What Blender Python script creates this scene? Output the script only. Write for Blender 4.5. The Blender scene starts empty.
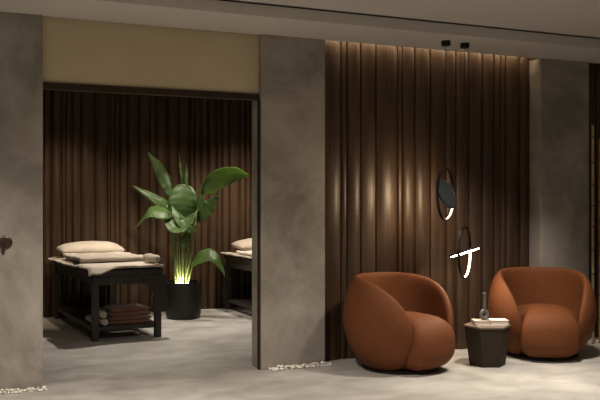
import bpy, bmesh, math, random
from mathutils import Vector, Matrix, noise
random.seed(7)
PI = math.pi
S = bpy.context.scene
C = S.collection
def V(*a): return Vector(a)
TH = math.radians(24.1)
F = V(math.sin(TH), math.cos(TH), 0)      # the way the camera looks
R = V(math.cos(TH), -math.sin(TH), 0)     # its right hand side
Z = V(0, 0, 1)
EYE = 1.4

# ------------------------------------------------------------------ materials
def lin(c):
    return tuple(((v/255)/12.92 if v/255 <= .04045 else ((v/255+.055)/1.055)**2.4) for v in c) + (1,)
def mat(name, col, rough=.6, metal=0, coat=0, sheen=0, spec=.5, var=None, scale=4, detail=6, stretch=(1, 1, 1),
        bump=0, bscale=40, ramp=(.35, .65), rvar=0):
    m = bpy.data.materials.new(name); m.use_nodes = True
    nt = m.node_tree; b = nt.nodes['Principled BSDF']
    b.inputs['Base Color'].default_value = (*col, 1)
    b.inputs['Roughness'].default_value = rough
    b.inputs['Metallic'].default_value = metal
    b.inputs['Coat Weight'].default_value = coat
    b.inputs['Coat Roughness'].default_value = .25
    b.inputs['Sheen Weight'].default_value = sheen
    b.inputs['Specular IOR Level'].default_value = spec
    tc = nt.nodes.new('ShaderNodeTexCoord'); mp = nt.nodes.new('ShaderNodeMapping')
    mp.inputs['Scale'].default_value = stretch
    nt.links.new(tc.outputs['Object'], mp.inputs['Vector'])
    if var:
        n = nt.nodes.new('ShaderNodeTexNoise'); n.inputs['Scale'].default_value = scale
        n.inputs['Detail'].default_value = detail; n.inputs['Roughness'].default_value = .62
        n.inputs['Distortion'].default_value = .4
        r = nt.nodes.new('ShaderNodeValToRGB')
        r.color_ramp.elements[0].position = ramp[0]; r.color_ramp.elements[1].position = ramp[1]
        r.color_ramp.elements[0].color = (*col, 1); r.color_ramp.elements[1].color = (*var, 1)
        nt.links.new(mp.outputs['Vector'], n.inputs['Vector'])
        nt.links.new(n.outputs['Fac'], r.inputs['Fac'])
        nt.links.new(r.outputs['Color'], b.inputs['Base Color'])
        if rvar:
            q = nt.nodes.new('ShaderNodeMapRange')
            q.inputs['To Min'].default_value = rough-rvar; q.inputs['To Max'].default_value = rough+rvar
            nt.links.new(n.outputs['Fac'], q.inputs['Value']); nt.links.new(q.outputs['Result'], b.inputs['Roughness'])
    if bump:
        n2 = nt.nodes.new('ShaderNodeTexNoise'); n2.inputs['Scale'].default_value = bscale; n2.inputs['Detail'].default_value = 4
        bp = nt.nodes.new('ShaderNodeBump'); bp.inputs['Strength'].default_value = bump; bp.inputs['Distance'].default_value = .01
        nt.links.new(mp.outputs['Vector'], n2.inputs['Vector'])
        nt.links.new(n2.outputs['Fac'], bp.inputs['Height']); nt.links.new(bp.outputs['Normal'], b.inputs['Normal'])
    return m
def glow(name, col, strength):
    m = bpy.data.materials.new(name); m.use_nodes = True
    b = m.node_tree.nodes['Principled BSDF']
    b.inputs['Base Color'].default_value = (.8, .8, .8, 1)
    b.inputs['Emission Color'].default_value = (*col, 1); b.inputs['Emission Strength'].default_value = strength
    return m

M = dict(
    concrete=mat('concrete', (.185, .165, .138), .85, var=(.36, .325, .28), scale=1.5, detail=8, bump=.12, bscale=14, ramp=(.38, .63)),
    floor=mat('microcement', (.27, .255, .230), .55, var=(.53, .507, .468), scale=2.1, detail=10, bump=.05, bscale=9, ramp=(.28, .72), rvar=.1, stretch=(1, 1.4, 1)),
    ceiling=mat('ceiling_paint', (.52, .485, .435), .9),
    cream=mat('cream_plaster', (.50, .40, .26), .9, var=(.55, .45, .30), scale=2),
    wood=mat('walnut', (.024, .0125, .0063), .44, coat=.08, spec=.33, var=(.072, .041, .023), scale=3.2, detail=8, stretch=(9, 9, .35), bump=.04, bscale=22, ramp=(.3, .75)),
    dark_wood=mat('dark_trim_wood', (.028, .018, .011), .75, spec=.2, var=(.04, .026, .017), scale=5, stretch=(6, 6, .6)),
    table=mat('dark_stained_timber', (.026, .021, .016), .55, var=(.04, .033, .026), scale=4, stretch=(5, 5, 1)),
    vinyl=mat('dark_vinyl', (.028, .022, .018), .5),
    linen=mat('oat_linen', (.43, .37, .30), .95, sheen=.1, var=(.50, .435, .355), scale=9, bump=.25, bscale=26),
    pale_linen=mat('pale_linen', (.58, .505, .42), .95, sheen=.1, var=(.65, .57, .48), scale=9, bump=.25, bscale=26),
    brown_towel=mat('brown_towel', (.17, .075, .045), .95, sheen=.3, var=(.24, .11, .07), scale=12, bump=.4, bscale=60),
    rust=mat('rust_fabric', (.116, .037, .012), .7, sheen=.0, spec=.2, var=(.148, .049, .017), scale=60, bump=.06, bscale=220),
    black=mat('black_metal', (.012, .011, .010), .38, metal=.6),
    disc=mat('charcoal_disc', (.016, .019, .020), .45, metal=.3),
    bronze=mat('dark_bronze', (.11, .08, .058), .32, metal=.8),
    pot=mat('black_pot', (.008, .007, .006), .5, var=(.012, .010, .009), scale=6),
    soil=mat('soil', (.03, .02, .012), .95, var=(.06, .04, .025), scale=30, bump=.6, bscale=60),
    leaf=mat('leaf_green', (.026, .052, .015), .42, var=(.07, .125, .034), scale=5, ramp=(.3, .7), stretch=(1, 1, 1)),
    stem=mat('stem_green', (.10, .14, .05), .45, var=(.15, .19, .07), scale=8),
    side=mat('smoked_timber', (.024, .0165, .0105), .75, spec=.25, var=(.035, .025, .016), scale=4, stretch=(6, 6, .6)),
    sidetop=mat('smoked_timber_top', (.13, .10, .075), .45, var=(.17, .13, .10), scale=6),
    paper=mat('paper', (.52, .48, .43), .8),
    cover=mat('pale_cover', (.50, .41, .35), .7),
    white=mat('white_cover', (.62, .60, .57), .6),
    ceramic=mat('grey_ceramic', (.085, .075, .065), .5, var=(.12, .105, .09), scale=14),
    pebble=mat('white_pebble', (.62, .57, .50), .7, var=(.85, .81, .74), scale=25),
    bamboo=mat('bamboo', (.24, .16, .085), .5, var=(.40, .29, .16), scale=6, stretch=(8, 8, 1.5)),
    node=mat('bamboo_joint', (.09, .055, .03), .6),
    glow_wall=glow('lamp_facing_wall', (1, .74, .46), 40),
    glow_floor=glow('lamp_facing_floor', (1, .80, .58), 40),
    glow_soft=glow('ring_light_dim', (1, .78, .56), .12),
    glow_bright=glow('ring_light_bright', (1, .82, .62), 5),
    glow_plant=glow('plant_uplight', (1, .84, .42), 120),
)
# two sided thin leaf: some light passes
def leafy(m):
    nt = m.node_tree; b = nt.nodes['Principled BSDF']; out = nt.nodes['Material Output']
    t = nt.nodes.new('ShaderNodeBsdfTranslucent'); t.inputs['Color'].default_value = (.34, .50, .09, 1)
    mx = nt.nodes.new('ShaderNodeMixShader'); mx.inputs['Fac'].default_value = .38
    nt.links.new(b.outputs['BSDF'], mx.inputs[1]); nt.links.new(t.outputs['BSDF'], mx.inputs[2])
    nt.links.new(mx.outputs['Shader'], out.inputs['Surface'])
leafy(M['leaf'])

# ------------------------------------------------------------------ helpers
def obj(name, bm, m, parent=None, smooth=False, bevel=0, sub=0, solid=0, loc=None):
    bmesh.ops.recalc_face_normals(bm, faces=bm.faces)
    me = bpy.data.meshes.new(name); bm.to_mesh(me); bm.free()
    me.materials.append(m)
    if smooth:
        for p in me.polygons: p.use_smooth = True
    o = bpy.data.objects.new(name, me); C.objects.link(o)
    if parent: o.parent = parent
    if loc: o.location = loc
    if solid:
        s = o.modifiers.new('thickness', 'SOLIDIFY'); s.thickness = solid; s.offset = 0
    if bevel:
        s = o.modifiers.new('edges', 'BEVEL'); s.width = bevel; s.segments = 3; s.limit_method = 'ANGLE'
    if sub:
        s = o.modifiers.new('smooth', 'SUBSURF'); s.levels = sub; s.render_levels = sub
    return o
def tag(o, label, cat, group=None):
    o['label'] = label; o['category'] = cat
    if group: o['group'] = group
    return o
def thing(name, label, cat, loc=(0, 0, 0), rz=0, group=None):
    o = bpy.data.objects.new(name, None); C.objects.link(o)
    o.location = loc; o.rotation_euler = (0, 0, rz); o.empty_display_size = .1
    return tag(o, label, cat, group)
def struct(name, bm, m, **k):
    o = obj(name, bm, m, **k); o['kind'] = 'structure'; return o
def dup(root, loc, rz, label, group=None):
    r = root.copy(); C.objects.link(r); r.location = loc; r.rotation_euler = (0, 0, rz); r['label'] = label
    if group: r['group'] = group
    for ch in list(root.children):
        c = ch.copy(); C.objects.link(c); c.parent = r
        for g in list(ch.children):
            d = g.copy(); C.objects.link(d); d.parent = c
    return r
def box(bm, x0, x1, y0, y1, z0, z1):
    vs = [bm.verts.new((x, y, z)) for z in (z0, z1) for y in (y0, y1) for x in (x0, x1)]
    for f in ((0, 2, 3, 1), (4, 5, 7, 6), (0, 1, 5, 4), (2, 6, 7, 3), (0, 4, 6, 2), (1, 3, 7, 5)):
        bm.faces.new([vs[i] for i in f])
    return bm
def B(*a): return box(bmesh.new(), *a)
def lathe(bm, prof, n=40, cx=0, cy=0, cap=True, off=0):
    rings = []
    for r, z in prof:
        rings.append([bm.verts.new((cx+r*math.cos(off+2*PI*i/n), cy+r*math.sin(off+2*PI*i/n), z)) for i in range(n)])
    for a, b in zip(rings, rings[1:]):
        for i in range(n):
            bm.faces.new((a[i], a[(i+1) % n], b[(i+1) % n], b[i]))
    if cap:
        bm.faces.new(rings[0]); bm.faces.new(rings[-1])
    return bm
def tube(bm, pts, r, n=8, closed=False, cap=True):
    pts = [Vector(p) for p in pts]; rings = []
    k = len(pts)
    rs = r if isinstance(r, (list, tuple)) else [r]*k
    up = None
    for i, p in enumerate(pts):
        if closed: t = pts[(i+1) % k]-pts[i-1]
        else: t = pts[min(i+1, k-1)]-pts[max(i-1, 0)]
        t.normalize()
        if up is None:
            up = t.orthogonal().normalized()
        up = (up - t*up.dot(t)).normalized(); w = t.cross(up)
        rings.append([bm.verts.new(p+rs[i]*(up*math.cos(2*PI*j/n)+w*math.sin(2*PI*j/n))) for j in range(n)])
    for i in range(k if closed else k-1):
        a, b = rings[i], rings[(i+1) % k]
        for j in range(n): bm.faces.new((a[j], a[(j+1) % n], b[(j+1) % n], b[j]))
    if cap and not closed:
        bm.faces.new(rings[0]); bm.faces.new(rings[-1])
    return bm
def spline(P, n):
    P = [Vector(p) for p in P]
    Q = [P[0]*2-P[1]]+P+[P[-1]*2-P[-2]]; out = []
    m = len(P)-1
    for i in range(n+1):
        t = i/n*m; k = min(int(t), m-1); f = t-k
        a, b, c, d = Q[k:k+4]
        out.append(.5*((2*b)+(c-a)*f+(2*a-5*b+4*c-d)*f*f+(3*b-a-3*c+d)*f**3))
    return out
def spow(x, p): return math.copysign(abs(x)**p, x)

# ------------------------------------------------------------------ the setting
YW = 6.60      # front face of the concrete piers
YC = 6.765      # walnut cladding between the piers
YB = 10.66     # walnut cladding at the back of the treatment room
struct('floor', B(-6, 10, -3, 11.2, -.1, 0), M['floor'])
bm = bmesh.new()
box(bm, -6, 10, -3, 5.945, 2.895, 3.0)                      # high ceiling, up to the shadow gap
struct('ceiling', bm, M['ceiling'])
bm = bmesh.new()
box(bm, -6, 10, 5.965, YW+.02, 2.80, 3.0)
struct('ceiling_soffit', bm, M['ceiling'])
struct('gap_shade_strip', B(-6, 10, 5.955, 5.9649, 2.886, 2.8915), M['dark_wood'])  # dark strip painting in the shade line of the gap above the fascia
struct('ceiling_cap', B(-6, 10, 5.945, 5.965, 2.95, 3.0), M['dark_wood'])
struct('ceiling_cove', B(-6, 10, YW+.02, 7.05, 2.96, 3.0), M['ceiling'])
struct('ceiling_treatment_room', B(-1.6, 5.7, 7.0, 11.0, 2.96, 3.06), M['ceiling'])

struct('wall_left', B(-1.2, .843, YW, 6.82, 0, 2.80), M['concrete'], bevel=.006)
struct('wall_middle', B(2.597, 3.19, YW, 6.82, 0, 2.80), M['concrete'], bevel=.006)
struct('wall_right', B(5.522, 6.13, YW, 6.82, 0, 2.80), M['concrete'], bevel=.006)
struct('wall_header', B(.843, 2.597, 6.655, 6.80, 2.305, 2.80), M['cream'])
bm = bmesh.new()                                            # dark liner of the opening
box(bm, .843, 2.597, 6.64, 6.71, 2.255, 2.305)
box(bm, 2.584, 2.599, 6.612, 6.655, 0, 2.255)
struct('trim_1', bm, M['dark_wood'])

def cladding(x_edges, y, z0, z1, rise=.17, cap=.027):
    """vertical mouldings: bowed staves of uneven width with narrow grooves, front facing -Y"""
    pts = []
    for k, (a, b) in enumerate(zip(x_edges, x_edges[1:])):
        g = min(.007, (b-a)*.12); w = b-a-2*g
        d = min(cap, w*rise)
        if k % 5 == 3: d *= .45
        pts.append((a+g*.15, y+.022))
        n = 14
        for i in range(n+1):
            t = i/n
            e = (1-abs(2*t-1)**2.4)
            pts.append((a+g+w*t, y-d*e))
        pts.append((b-g*.15, y+.022))
    bm = bmesh.new()
    lo = [bm.verts.new((px, py, z0)) for px, py in pts]; hi = [bm.verts.new((px, py, z1)) for px, py in pts]
    for i in range(len(pts)-1): bm.faces.new((lo[i], lo[i+1], hi[i+1], hi[i]))
    bl = [bm.verts.new((pts[0][0], y+.05, z)) for z in (z0, z1)]; br = [bm.verts.new((pts[-1][0], y+.05, z)) for z in (z0, z1)]
    bm.faces.new((bl[0], lo[0], hi[0], bl[1])); bm.faces.new((lo[-1], br[0], br[1], hi[-1])); bm.faces.new((br[0], bl[0], bl[1], br[1]))
    return bm
def xs_on(y, us):
    out = []
    for u in us:
        s = (u-300)/850
        out.append(y*(math.sin(TH)+s*math.cos(TH))/(math.cos(TH)-s*math.sin(TH)))
    return out
front = [3.19]+xs_on(YC, [341, 347, 361, 376, 397.5, 402.5, 415, 430.5, 446, 456, 469, 482.5, 494, 501, 506, 520])+[5.522]
o = struct('wall_walnut_cladding', cladding(front, YC, 0, 2.96), M['wood'], smooth=True)
def autosmooth(o, ang=40):
    s = o.modifiers.new('split', 'EDGE_SPLIT'); s.split_angle = math.radians(ang)
autosmooth(o)
more = [6.13]
while more[-1] < 8.6: more.append(more[-1]+random.choice([.07, .11, .13, .18]))
o = struct('wall_far_cladding', cladding(more, YC, 0, 2.96), M['wood'], smooth=True); autosmooth(o)
back = xs_on(YB, [43, 51, 62, 66, 72, 81, 95, 108, 110.5, 115, 120, 127.5, 139, 150, 156, 168, 179, 190, 195, 201, 208, 217, 222, 230, 240, 246, 251])
pre = [back[0]]
while pre[0] > -1.4: pre.insert(0, pre[0]-random.choice([.06, .10, .13, .17]))
while back[-1] < 5.5: back.append(back[-1]+random.choice([.06, .10, .13, .17]))
o = struct('wall_back', cladding(pre[:-1]+back, YB, 0, 2.96, .2, .026), M['wood'], smooth=True); autosmooth(o)
struct('wall_treatment_room_left', B(-1.6, -1.4, 6.82, 10.9, 0, 2.96), M['concrete'])
struct('wall_treatment_room_right', B(5.5, 5.7, 6.85, 10.9, 0, 2.96), M['concrete'])
struct('wall_partition', B(3.215, 5.49, 6.83, 6.88, 0, 2.96), M['concrete'])

# white pebbles along the feet of the piers
def pebbles(x0, x1, y0, y1, n):
    bm = bmesh.new()
    for i in range(n):
        r = random.uniform(.007, .015)
        x = random.uniform(x0, x1)
        q = random.random()
        p = V(x, y0+(y1-y0)*q, r*.62)
        if random.random() < .3: p.z += r*1.1
        T = Matrix.Translation(p) @ Matrix.Rotation(random.uniform(0, PI), 4, 'Z') @ Matrix.Rotation(random.uniform(-.4, .4), 4, 'X') @ Matrix.Diagonal((r*1.25, r, r*.7, 1))
        bmesh.ops.create_icosphere(bm, subdivisions=1, radius=1, matrix=T)
    return bm
for x0, x1, n, lab in ((-.3, .86, 260, 'strip of white pebbles at the foot of the left concrete pier'),
                       (2.66, 3.215, 160, 'strip of white pebbles at the foot of the middle concrete pier'),
                       (5.52, 6.45, 220, 'strip of white pebbles behind the right armchair by the bamboo poles')):
    o = obj('pebble_strip', pebbles(x0, x1, 6.515, 6.588, n), M['pebble'], smooth=True)
    tag(o, lab, 'pebbles', 'pebble strips at the piers'); o['kind'] = 'stuff'

# ------------------------------------------------------------------ armchairs
def body_r(z):
    return .483-(.90 if z < .42 else .42)*(z-.42)**2
def shell():
    bm = bmesh.new(); PH = math.radians(143.5); nu, nv = 96, 36
    rings = []
    def pt(u, v):
        a = abs(u)
        zt = .275+.505*max(0, 1-a**4)**.5
        zb = .275-.272*max(0, 1-a**12)**.5
        th = .066*max(0, 1-a**7)**.5
        cz, sz = math.cos(v), math.sin(v)
        z = (zt+zb)/2+(zt-zb)/2*spow(sz, .86 if sz > 0 else .7)
        off = th*spow(cz, .86)
        r = body_r(z)-.066+off - .02*(1 if z > .6 else 0)*0
        # the inner face leans back a little higher up
        f = u*PH
        return V(r*math.sin(f), r*math.cos(f), z)
    for i in range(nu+1):
        u = math.sin(PI/2*(2*i/nu-1))
        if i in (0, nu):
            rings.append([bm.verts.new(pt(u, 0))])
        else:
            rings.append([bm.verts.new(pt(u, 2*PI*j/nv)) for j in range(nv)])
    for a, b in zip(rings, rings[1:]):
        for j in range(nv):
            k = (j+1) % nv
            if len(a) == 1: bm.faces.new((a[0], b[j], b[k]))
            elif len(b) == 1: bm.faces.new((a[j], b[0], a[k]))
            else: bm.faces.new((a[j], a[k], b[k], b[j]))
    return bm
def cushion(z0, z1, crown=.035):
    """plump seat: round inside the shell, swelling forward between the arm ends"""
    bm = bmesh.new(); n, m = 96, 30; rings = []
    zc, hz = (z0+z1)/2, (z1-z0)/2
    for i in range(m+1):
        t = -PI/2+PI*i/m
        if i in (0, m):
            rings.append([bm.verts.new((0, -.08, zc+hz*(1 if i else -1)+(crown if i else 0)))]); continue
        k = spow(math.cos(t), .55); h = spow(math.sin(t), .74); row = []
        for j in range(n):
            f = 2*PI*j/n-PI                       # 0 = front
            g = min(1, max(0, (49-abs(math.degrees(f)))/20)); g = g*g*(3-2*g)
            rad = .342+.122*g*(1-.10*max(0, -h)**2)
            z = zc+hz*h+(crown*(1-k**2) if h > 0 else 0)
            row.append(bm.verts.new((rad*k*math.sin(f), -rad*k*math.cos(f)-.08*(1-k), z)))
        rings.append(row)
    for a, b in zip(rings, rings[1:]):
        for j in range(n):
            k = (j+1) % n
            if len(a) == 1: bm.faces.new((a[0], b[k], b[j]))
            elif len(b) == 1: bm.faces.new((a[j], a[k], b[0]))
            else: bm.faces.new((a[j], a[k], b[k], b[j]))
    return bm
ac = thing('armchair', 'rust tub armchair left of the small side table, turned towards it', 'armchair', (3.712, 6.225, 0), math.radians(21), 'rust tub armchairs')
obj('shell', shell(), M['rust'], ac, smooth=True)
obj('seat', cushion(.010, .435), M['rust'], ac, smooth=True)
o = obj('plinth', lathe(bmesh.new(), [(.315, 0), (.325, .004), (.325, .020), (.31, .026)], 56), M['black'], ac); o['label'] = 'black round plinth'
dup(ac, (5.195, 6.20, 0), math.radians(-27), 'rust tub armchair right of the small side table, in front of the right pier', 'rust tub armchairs')

# ------------------------------------------------------------------ side table and what is on it
TX, TY, TZ = 4.46, 6.02, .345
st = thing('side_table', 'low dark tapered six sided side table between the two armchairs', 'side table', (TX, TY, 0), -TH)
obj('body', lathe(bmesh.new(), [(.152, 0), (.156, .006), (.198, .328), (.19, .33)], 6), M['side'], st, bevel=.004)
obj('tabletop', lathe(bmesh.new(), [(.200, .328), (.205, .332), (.205, .345)], 6), M['sidetop'], st, bevel=.002)
def book(name, label, w, d, h, loc, rz, cov, cat='book', group=None):
    t = thing(name, label, cat, loc, rz, group)
    bm = bmesh.new()
    box(bm, -w/2, w/2, -d/2, d/2, 0, .0025); box(bm, -w/2, w/2, -d/2, d/2, h-.0025, h); box(bm, -w/2, -w/2+.003, -d/2, d/2, .0025, h-.0025)
    obj('cover', bm, cov, t)
    obj('pages', B(-w/2+.003, w/2-.004, -d/2+.004, d/2-.004, .0025, h-.0025), M['paper'], t)
    return t
book('magazine', 'thin pale magazine lying under the two books on the side table', .25, .20, .008, (*(V(TX, TY, TZ)+R*.02-F*.01),), -TH, M['cover'], 'magazine')
book('book', 'pale pinkish book on the left of the side table, under the grey vase', .135, .15, .032, (*(V(TX, TY, TZ+.008)-R*.058+F*.0),), -TH, M['cover'], 'book', 'books on the side table')
book('book', 'white book on the right of the side table, beside the pinkish book', .155, .15, .036, (*(V(TX, TY, TZ+.008)+R*.092-F*.0),), -TH, M['white'], 'book', 'books on the side table')
vt = thing('vase', 'small grey ring shaped bud vase with tall slim neck on the pinkish book', 'vase', (*(V(TX, TY, TZ+.040)-R*.028),), -TH+.5)
bm = bmesh.new()
tube(bm, [(.034*math.cos(a), 0, .048+.034*math.sin(a)) for a in [2*PI*i/28 for i in range(28)]], .0155, 12, closed=True)
lathe(bm, [(.022, 0), (.022, .006), (.012, .014)], 20)
obj('body', bm, M['ceramic'], vt, smooth=True)
obj('neck', lathe(bmesh.new(), [(.017, .09), (.0155, .105), (.0145, .13), (.0145, .228), (.017, .234), (.012, .234), (.012, .17)], 20), M['ceramic'], vt, smooth=True)

# ------------------------------------------------------------------ pendant lamps: a dark hoop with a tilted disc lamp in it
def pendant(loc, z, n_lit, label, disc_mat, ring_mat, ring_dir):
    t = thing('pendant_lamp', label, 'pendant lamp', (loc[0], loc[1], 2.80), 0, 'hoop pendant lamps over the side table')
    c = V(0, 0, z-2.80); rr = .226
    bm = lathe(bmesh.new(), [(.036, -.042), (.040, -.039), (.040, 0)], 32); obj('canopy', bm, M['black'], t)
    bm = tube(bmesh.new(), [(0, 0, -.04), (0, 0, c.z+rr)], .0022, 8); obj('cable', bm, M['black'], t)
    d = ring_dir.normalized(); nn = d.cross(Z).normalized()
    # hoop: flat band
    bm = bmesh.new(); n = 72; prof = [(rr-.006, -.011), (rr+.006, -.011), (rr+.006, .011), (rr-.006, .011)]
    def sweep(bm, prof, a0, a1, n, closed):
        rings = []
        for i in range(n if closed else n+1):
            a = a0+(a1-a0)*i/n
            e = d*math.cos(a)+Z*math.sin(a)
            rings.append([bm.verts.new(c+e*r+nn*w) for r, w in prof])
        m = len(prof)
        for i in range(n if closed else n):
            p, q = rings[i], rings[(i+1) % len(rings)]
            for j in range(m): bm.faces.new((p[j], p[(j+1) % m], q[(j+1) % m], q[j]))
        if not closed: bm.faces.new(rings[0]); bm.faces.new(rings[-1])
        return bm
    hoop = obj('hoop', sweep(bm, prof, 0, 2*PI, n, True), M['black'], t)
    o = obj('light_strip', sweep(bmesh.new(), [(rr-.009, -.009), (rr-.0061, -.009), (rr-.0061, .009), (rr-.009, .009)], -PI*.62, .03, 40, False), ring_mat, hoop)
    o['label'] = 'lit strip inside the hoop'
    # disc
    rot = n_lit.normalized().to_track_quat('Z', 'Y').to_matrix().to_4x4()
    bm = lathe(bmesh.new(), [(.128, -.016), (.139, -.012), (.140, .006), (.135, .006), (.134, .002)], 56)
    bm.transform(Matrix.Translation(c) @ rot); dd = obj('disc', bm, M['disc'], t)
    bm = lathe(bmesh.new(), [(.133, .0021), (.131, .0055)], 56)
    bm.transform(Matrix.Translation(c) @ rot); o = obj('diffuser', bm, disc_mat, dd); o['label'] = 'lit face of the disc'
    for q in (-1, 1):
        obj('pivot', tube(bmesh.new(), [c+d*.10*q, c+d*(rr-.004)*q], .004, 8), M['black'], t)
    return t
def sight(x, y):
    f = V(x, y, 0).normalized(); return f, V(f.y, -f.x, 0)
F1, R1 = sight(4.176, 6.23)
n1 = -.822*R1-.402*Z+.41*F1
a = math.radians(18)
pendant((4.176, 6.23), 1.47, n1, 'black hoop pendant lamp hanging higher, its dark disc seen from behind', M['glow_wall'], M['glow_soft'], R1*math.sin(a)+F1*math.cos(a))
F2, R2 = sight(4.387, 6.25)
n2 = .31*R2-.95*Z-.11*F2
a = math.radians(13)
pendant((4.387, 6.25), .957, n2, 'hoop pendant lamp hanging lower, its lit disc seen edge on like a T', M['glow_floor'], M['glow_bright'], R2*math.sin(a)+F2*math.cos(a))

# ------------------------------------------------------------------ fixture on the left pier
wf = thing('wall_knob', 'round dark bronze knob fixture on the left concrete pier', 'wall knob', (.575, YW, 1.10))
def yl(bm): bm.transform(Matrix.Rotation(PI/2, 4, 'X')); return bm
obj('rosette', yl(lathe(bmesh.new(), [(.050, 0), (.050, .006), (.046, .012), (.040, .014), (.036, .010), (.022, .010)], 40)), M['bronze'], wf, smooth=False)
bm = yl(lathe(bmesh.new(), [(.018, .010), (.018, .03), (.014, .034)], 28)); obj('hub', bm, M['bronze'], wf)
bm = tube(bmesh.new(), [(-.028, -.034, -.03), (.028, -.038, .03)], [.006, .005], 10); obj('lever', bm, M['bronze'], wf)
bm = tube(bmesh.new(), [(-.012, -.008, -.045), (-.016, -.012, -.07), (-.016, -.02, -.085)], [.016, .012, .006], 10); obj('spout', bm, M['bronze'], wf)

# ------------------------------------------------------------------ bamboo poles
def bamboo(x, y, r, h, label, lean=0):
    t = thing('bamboo_pole', label, 'bamboo pole', (x, y, 0), 0, 'bamboo poles by the right pier')
    t.rotation_euler = (0, lean, 0)
    prof = []; z = 0; joints = []
    while z < h-.02:
        seg = random.uniform(.19, .26); z2 = min(h, z+seg)
        prof += [(r*1.0, z), (r*.95, z+.02), (r*.95, z2-.02), (r, z2-.001)]
        joints.append(z2); z = z2
    obj('culm', lathe(bmesh.new(), prof, 18), M['bamboo'], t, smooth=True)
    for j in joints[:-1]:
        o = obj('joint', lathe(bmesh.new(), [(r*.97, j-.008), (r*1.12, j), (r*.97, j+.008)], 18), M['node'], t, smooth=True)
    return t
bamboo(6.062, 6.475, .014, 2.16, 'slim bamboo pole nearest the right armchair')
bamboo(6.165, 6.47, .027, 2.02, 'thicker bamboo pole at the right edge of the photo')

# ------------------------------------------------------------------ massage tables
def massage_table(loc, rz, label):
    t = thing('massage_table', label, 'massage table', loc, rz, 'dark massage tables')
    w, l = .37, .985
    obj('padded_top', B(-w, w, -l, l, .655, .715), M['vinyl'], t, bevel=.018)
    bm = bmesh.new()
    for s in (-1, 1):
        box(bm, s*.33-.016, s*.33+.016, -.92, .92, .56, .655)
        box(bm, -.33, .33, s*.92-.016, s*.92+.016, .56, .655)
    obj('apron', bm, M['table'], t)
    for sx in (-1, 1):
        for sy in (-1, 1):
            obj('leg', B(sx*.325-.033, sx*.325+.033, sy*.925-.033, sy*.925+.033, 0, .655), M['table'], t, bevel=.004)
    bm = bmesh.new()
    for s in (-1, 1):
        box(bm, s*.325-.02, s*.325+.02, -.89, .89, .10, .14)
        box(bm, -.305, .305, s*.915-.018, s*.915+.018, .10, .14)
    obj('shelf_frame', bm, M['table'], t)
    bm = bmesh.new()
    for i in range(11):
        y = -.83+i*.166
        box(bm, -.305, .305, y-.055, y+.055, .122, .138)
    obj('shelf', bm, M['table'], t)
    return t
b1 = massage_table((1.885, 9.585, 0), math.radians(3), 'dark massage table on the left, with folded towels on its shelf')
# hanging leaf at the foot, right corner
bm = bmesh.new()
P = [(.12, .655), (.40, .655), (.405, .27), (.27, .27), (.27, .46)]
for y in (-.985, -.955):
    bm.faces.new([bm.verts.new((x, y, z)) for x, z in P])
bm.verts.ensure_lookup_table()
for i in range(5):
    j = (i+1) % 5; bm.faces.new((bm.verts[i], bm.verts[j], bm.verts[5+j], bm.verts[5+i]))
obj('hanging_leaf', bm, M['vinyl'], b1)
b2 = massage_table((4.00, 9.585, 0), 0, 'dark massage table on the right, half hidden behind the middle pier')

def cloth(x0, x1, y0, y1, z, amp, seed, thick, drop=None, nx=34, ny=40, warp=None):
    """folded cloth lying on a table: soft wrinkled sheet with a rounded thickness; drop(x,y)->extra z"""
    bm = bmesh.new(); rows = []
    for i in range(ny+1):
        row = []
        for j in range(nx+1):
            u, v = j/nx, i/ny
            wob = .018*noise.noise(V(seed, v*4, u*4)) if (i in (0, ny) or j in (0, nx)) else 0
            x = x0+(x1-x0)*u+.014*noise.noise(V(seed+3, v*5, 0))*(2*u-1)
            y = y0+(y1-y0)*v+.02*noise.noise(V(seed+7, u*4, 0))
            h = z+amp*(noise.noise(V(x*5+seed, y*7, seed))+.5*noise.noise(V(x*13, y*11+seed, 2))+.6)
            if warp: x, y = warp(x, y)
            if drop: h += drop(x, y)
            row.append(bm.verts.new((x, y, h)))
        rows.append(row)
    for a, b in zip(rows, rows[1:]):
        for j in range(nx): bm.faces.new((a[j], a[j+1], b[j+1], b[j]))
    return bm
def pillow_mesh(w, d, h, seed):
    bm = bmesh.new(); n = 30; top = []; bot = []
    for i in range(n+1):
        rt, rb = [], []
        for j in range(n+1):
            u, v = 2*j/n-1, 2*i/n-1
            e = ((1-abs(u)**2.6)*(1-abs(v)**2.6))**.52
            x = w/2*u*(1-.06*(1-abs(v)**2)*0-.05*v*v*abs(u)); y = d/2*v*(1-.08*u*u)
            k = 1+.10*noise.noise(V(x*6+seed, y*6, 1))
            corner = .012*(abs(u)*abs(v))**3
            rt.append(bm.verts.new((x, y, h*.32+h*.68*e*k+corner)))
            rb.append(rt[-1] if (i in (0, n) or j in (0, n)) else bm.verts.new((x, y, h*.32*(1-e)**1.0)))
        top.append(rt); bot.append(rb)
    for i in range(n):
        for j in range(n):
            bm.faces.new((top[i][j], top[i][j+1], top[i+1][j+1], top[i+1][j]))
            q = [bot[i][j], bot[i+1][j], bot[i+1][j+1], bot[i][j+1]]
            try: bm.faces.new(q)
            except ValueError: pass
    return bm
def place(name, bm, m, root, label, cat, group=None, **k):
    o = obj(name, bm, m, smooth=True, **k)
    o.location = root.location; o.rotation_euler = root.rotation_euler
    return tag(o, label, cat, group)
def edge_drop(x, y):
    return -max(0, -x-.365)*.9 - max(0, x-.375)*.9
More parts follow.
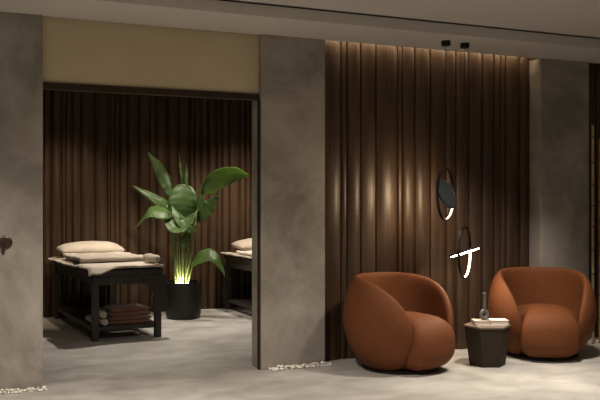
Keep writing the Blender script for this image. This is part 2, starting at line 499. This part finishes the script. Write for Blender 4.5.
# left table: under sheet, top towel, fold along the right side, pillow
place('sheet', cloth(-.43, .37, -.47, .95, .733, .006, 1.3, 0, lambda x, y: -max(0, -x-.36)*.3), M['linen'], b1, 'beige linen sheet spread over the left massage table', 'sheet', solid=.018, bevel=.006)
place('blanket', cloth(-.37, .36, -.44, .46, .778, .012, 4.1, 0), M['linen'], b1, 'folded beige blanket across the middle of the left massage table', 'blanket', solid=.05, bevel=.02)
place('towel', cloth(-.405, .375, -1.045, -.49, .737, .006, 8.8, 0, lambda x, y: -.95*max(0, -x-.385)-.95*max(0, -y-1.0), warp=lambda x, y: (x-.03*max(0, -y-.85)*(x < 0), y if y > -.95 else -.95+(y+.95)*(.25+.75*max(0, min(1, (.05-x)/.35))))), M['pale_linen'], b1, 'pale cream towel at the foot of the left massage table', 'towel', solid=.022, bevel=.009)
bm = bmesh.new()
pts = [(.315+.012*math.sin(i*.9), -.95+.038*i, .806+.004*math.sin(i*1.3)) for i in range(12)]
tube(bm, spline(pts, 36), [.012+.036*max(0, math.sin(PI*(i+1.2)/38.4))**.4 for i in range(37)], 14)
place('rolled_towel', bm, M['linen'], b1, 'beige towel rolled up at the foot of the left massage table', 'towel')
def pil(root, label, dx=0):
    o = obj('pillow', pillow_mesh(.78, .44, .155, root.location.x), M['linen'], smooth=True)
    p = root.matrix_basis @ V(dx+.02, .735, .775)
    o.location = p; o.rotation_euler = (math.radians(4), 0, root.rotation_euler.z)
    return tag(o, label, 'pillow', 'pillows on the massage tables')
pil(b1, 'plump beige pillow at the head of the left massage table')
# right table
place('sheet', cloth(-.42, .38, -.95, .95, .733, .006, 15.3, 0), M['linen'], b2, 'beige linen sheet spread over the right massage table', 'sheet', solid=.02, bevel=.008)
place('blanket', cloth(-.40, .36, -.5, .42, .770, .010, 12.1, 0), M['pale_linen'], b2, 'pale folded blanket on the right massage table', 'blanket', solid=.034, bevel=.014)
pil(b2, 'beige pillow on the right massage table, cut off by the middle pier', .06)
# towels on the shelf of the left table
def on_shelf(name, bm, m, x, y, z, rz, label, group, sub=0, bevel=0):
    p = b1.matrix_basis @ V(x, y, z)
    o = obj(name, bm, m, smooth=True, bevel=bevel)
    o.location = p; o.rotation_euler = (0, 0, b1.rotation_euler.z+rz)
    return tag(o, label, 'towel', group)
def folded(w, d, h, seed):
    """towel folded in three: rounded folded edge on the sides"""
    bm = bmesh.new(); n = 2
    path = []
    for k in range(n):
        zc = h*(k+.5)/n; t = h/n*.46
        path.append((zc, t))
    ny = 12
    for k, (zc, t) in enumerate(path):
        rings = []
        for i in range(ny+1):
            y = -d/2+d*i/ny
            ring = []
            for j in range(28):
                a = 2*PI*j/28
                x = (w/2-.01*k)*spow(math.cos(a), .25); z = zc+t*spow(math.sin(a), .8)
                q = .006*noise.noise(V(x*9+seed, y*9, k))
                ring.append(bm.verts.new((x+q, y*(1-.02*k), z+q*.5)))
            rings.append(ring)
        for a, b in zip(rings, rings[1:]):
            for j in range(28): bm.faces.new((a[j], a[(j+1) % 28], b[(j+1) % 28], b[j]))
        bm.faces.new(rings[0]); bm.faces.new(rings[-1])
    return bm
on_shelf('folded_towel', folded(.46, .34, .085, 1), M['brown_towel'], .06, -.70, .139, 0, 'brown folded towel at the bottom of the stack under the left massage table', 'brown folded towels on the shelf')
on_shelf('folded_towel', folded(.43, .32, .085, 5), M['brown_towel'], .06, -.70, .226, .03, 'brown folded towel on top of the stack under the left massage table', 'brown folded towels on the shelf')
def roll(r, l, seed):
    bm = bmesh.new()
    # spiral roll, axis along Y
    pts = []
    turns = 3.2; n = 60
    for i in range(n+1):
        a = turns*2*PI*i/n; rad = r*(.18+.82*i/n)
        pts.append((rad*math.cos(a), rad*math.sin(a)+r))
    lo = [bm.verts.new((x, -l/2, z)) for x, z in pts]; hi = [bm.verts.new((x, l/2, z)) for x, z in pts]
    for i in range(n): bm.faces.new((lo[i], lo[i+1], hi[i+1], hi[i]))
    return bm
def rolled(x, y, z, label):
    o = on_shelf('rolled_towel', roll(.036, .30, 1), M['pale_linen'], x, y, z, 0, label, 'pale rolled towels on the shelf')
    s = o.modifiers.new('thickness', 'SOLIDIFY'); s.thickness = .007
    return o
rolled(-.215, -.74, .141, 'pale rolled towel lying low beside the brown towels')
rolled(-.225, -.72, .216, 'pale rolled towel lying on another beside the brown towels')
rolled(-.285, -.60, .141, 'pale rolled towel farthest left on the shelf')

# ------------------------------------------------------------------ potted plant
PX, PY = 2.905, 9.95
pl = thing('potted_plant', 'tall leafy plant in a black pot, lit from below, in front of the walnut wall', 'potted plant', (PX, PY, 0))
obj('pot', lathe(bmesh.new(), [(.185, 0), (.20, .012), (.212, .06), (.214, .40), (.210, .44), (.196, .44), (.196, .385)], 48), M['pot'], pl, smooth=False)
autosmooth(pl.children[0], 35)
for p in pl.children[0].data.polygons: p.use_smooth = True
obj('soil', lathe(bmesh.new(), [(.197, .37), (.197, .392), (.12, .404), (.02, .408)], 32), M['soil'], pl, smooth=True)
K = 83.0
def L(u, v, dep=0):           # picture offsets about the stem, as metres: right, up, away
    return R*((u-184.5)/K)+Z*(.44+(282-v)/K)+F*dep
for i, (lx, ly) in enumerate(((-.055, -.10), (.06, -.11), (0, -.13))):
    p = R*lx+F*ly
    t_ = obj('uplight', lathe(bmesh.new(), [(.026, .395), (.028, .425), (.024, .43)], 20, p.x, p.y), M['black'], pl)
    o = obj('lens', lathe(bmesh.new(), [(.022, .4301), (.020, .434)], 20, p.x, p.y), M['glow_plant'], t_)
def leaf(ctrl, W, side, fold=.25, ripple=.004, peak=.85, n=26, m=8, curl=0):
    mid = spline(ctrl, n); bm = bmesh.new(); rows = []
    for i, p in enumerate(mid):
        t = i/n
        tg = (mid[min(i+1, n)]-mid[max(i-1, 0)]).normalized()
        sd = Vector(side); sd = (sd-tg*sd.dot(tg)).normalized(); nm = tg.cross(sd)
        w = W/2*max(.02, math.sin(PI*min(1, .03+.97*t)**peak))**.8
        if peak < .5: w = W/2*max(.02, 1-abs(2*t-1)**3)**.5
        if i == n: w = W*.004
        row = []
        for j in range(m+1):
            q = 2*j/m-1
            rp = ripple*math.sin(t*34+abs(q)*3)*abs(q)+.012*noise.noise(V(t*5, q*2, W*37+ctrl[0][0]))*abs(q)
            row.append(bm.verts.new(p+sd*(w*q)+nm*(fold*w*abs(q)-curl*w*q*q+rp)))
        rows.append(row)
    for a, b in zip(rows, rows[1:]):
        for j in range(m): bm.faces.new((a[j], a[j+1], b[j+1], b[j]))
    return bm
def stalk(a, b, bend=0, r=.009):
    a, b = Vector(a), Vector(b); mpt = (a+b)/2+R*bend
    return tube(bmesh.new(), spline([a, mpt, b], 12), [r*1.4-(r*.8)*i/12 for i in range(13)], 8)
LV = [  # stem foot (u,dep), leaf control points (u,v,dep), width, side vector, fold
    ((178, .02), [(171, 196, .04), (168, 184, .05), (159, 167, .05), (148.5, 152, .03)], .17, R*.8+F*.5+Z*.35, .25),
    ((176, -.03), [(174, 210, 0), (165, 203, -.02), (153, 196, -.05), (135, 186, -.06)], .13, Z*.75+F*.5+R*.25, .35),
    ((177, -.05), [(176, 216, -.08), (166, 211.5, -.16), (153, 212.5, -.22), (139, 229, -.24)], .24, Z*.55+F*.75+R*.1, .22),
    ((183, .05), [(185.5, 196, .07), (184.5, 180, .07), (182, 166, .07), (179.5, 152, .07)], .075, R*.35+F*.9, .5),
    ((186, .03), [(187.5, 196, .05), (188, 185, .05), (188, 175, .05), (187, 164, .05)], .06, R*.5+F*.8, .5),
    ((184, .0), [(183, 219, -.02), (184, 209, -.06), (185, 198, -.07), (185.5, 184, -.03)], .34, R*1+F*.15, .10, .30),
    ((189, 0), [(198, 212, -.03), (206, 194, -.08), (220, 180, -.12), (237, 174.5, -.14), (252, 176.5, -.15)], .27, Z*.75+R*.45-F*.35, .10),
    ((190, .06), [(196, 222, .06), (204, 213, .10), (210, 206, .12), (219, 196, .12)], .20, R*.65-Z*.55+F*.3, .15),
    ((181, -.08), [(170, 218, -.10), (179, 227, -.17), (190, 224, -.18), (200, 211, -.16)], .21, Z*.8+F*.55, .28),
    ((187, -.06), [(199, 230, -.09), (193, 226, -.14), (184, 219, -.15), (174, 206, -.12)], .20, Z*.75+F*.6, .28),
    ((185, -.09), [(186, 250, -.12), (188, 243, -.15), (190, 236, -.16), (193, 228, -.15)], .10, R*.8+F*.5, .3),
    ((180, -.02), [(178, 236, -.03), (173, 224, -.05), (171, 212, -.05), (170, 203, -.03)], .13, R*.8+F*.5, .3),
    ((190, -.06), [(194, 266, -.10), (204, 258, -.17), (217, 258, -.24), (228.5, 275, -.27)], .23, Z*.6+F*.75-R*.05, .22),
]
for (fu, fd), ctrl, W, side, fold, *pk in LV:
    pts = [L(*c) for c in ctrl]
    foot = R*((fu-184.5)/K*.9)+F*(fd*.9)+Z*.40
    lf = obj('leaf', leaf(pts, W, side, fold, peak=pk[0] if pk else .85), M['leaf'], pl, smooth=True, solid=.002)
    obj('stem', stalk(foot, pts[0]+ (pts[1]-pts[0])*.12, 0), M['stem'], lf, smooth=True)
for i in range(5):
    a = 2*PI*i/5+.4
    foot = R*(.05*math.cos(a))+F*(.05*math.sin(a))+Z*.40
    obj('stem', stalk(foot, L(184.5+9*math.cos(a), 224+3*math.sin(a*2), .04*math.sin(a)), 0, .010), M['stem'], pl, smooth=True)

# ------------------------------------------------------------------ light
def area(name, loc, sx, sy, power, col, rot=(0, 0, 0), spread=PI):
    l = bpy.data.lights.new(name, 'AREA'); l.shape = 'RECTANGLE'; l.size = sx; l.size_y = sy; l.energy = power; l.color = col; l.spread = spread
    o = bpy.data.objects.new(name, l); C.objects.link(o); o.location = loc; o.rotation_euler = rot; return o
def spot(name, loc, target, power, col, angle, blend, size=.05):
    l = bpy.data.lights.new(name, 'SPOT'); l.energy = power; l.color = col; l.spot_size = math.radians(angle); l.spot_blend = blend; l.shadow_soft_size = size
    o = bpy.data.objects.new(name, l); C.objects.link(o); o.location = loc
    o.rotation_euler = (Vector(target)-Vector(loc)).to_track_quat('-Z', 'Y').to_euler(); return o
WARM = (1, .80, .58); NEUT = (1, .90, .78)
area('cove_light', (4.35, 6.635, 2.87), 2.25, .04, 5, (1, .74, .45), (math.radians(75), 0, 0))
for i, (x, y, p, ang) in enumerate(((-.5, 3.9, 420, 145), (1.3, 4.4, 640, 140), (3.2, 2.2, 210, 110), (5.2, 3.0, 140, 100))):
    spot('downlight', (x, y, 2.88), (x, y+.01, 0), p, NEUT, ang, 1, .08)
spot('chair_downlight', (4.45, 5.1, 2.88), (4.5, 5.9, 0.3), 560, NEUT, 80, .8, .16)
spot('treatment_spot_table', (2.35, 9.15, 2.60), (2.15, 9.30, 0), 190, NEUT, 96, .5, .04)
spot('treatment_spot_right', (3.65, 9.3, 2.60), (3.6, 9.9, 0.4), 150, NEUT, 96, .6, .04)
for i, (x, p) in enumerate(((1.55, 120), (2.75, 90), (3.75, 140), (.4, 70))):
    spot('wall_fill_spot', (x, 9.15, 2.90), (x+.1, YB, .75), p, WARM, 62, .9, .05)  # added spots without known fixtures, brightening the lower back wall
p = V(PX, PY, .47)-F*.13
l = bpy.data.lights.new('plant_lamp', 'POINT'); l.energy = 3; l.color = (1, .88, .55); l.shadow_soft_size = .02
o = bpy.data.objects.new('plant_lamp', l); C.objects.link(o); o.location = p
w = bpy.data.worlds.new('world'); S.world = w; w.use_nodes = True
w.node_tree.nodes['Background'].inputs['Color'].default_value = (1, .86, .70, 1)
w.node_tree.nodes['Background'].inputs['Strength'].default_value = .07

# ------------------------------------------------------------------ camera
cam = bpy.data.cameras.new('camera'); co = bpy.data.objects.new('camera', cam); C.objects.link(co)
cam.sensor_width = 36; cam.lens = 36*850/600; cam.shift_y = -(200-202)/600
co.location = (0, 0, EYE); co.rotation_euler = (PI/2, 0, -TH); cam.clip_start = .05
S.camera = co
vs = S.view_settings; vs.view_transform = 'Standard'; vs.look = 'None'; vs.gamma = 1; vs.use_curve_mapping = False; vs.exposure = 0
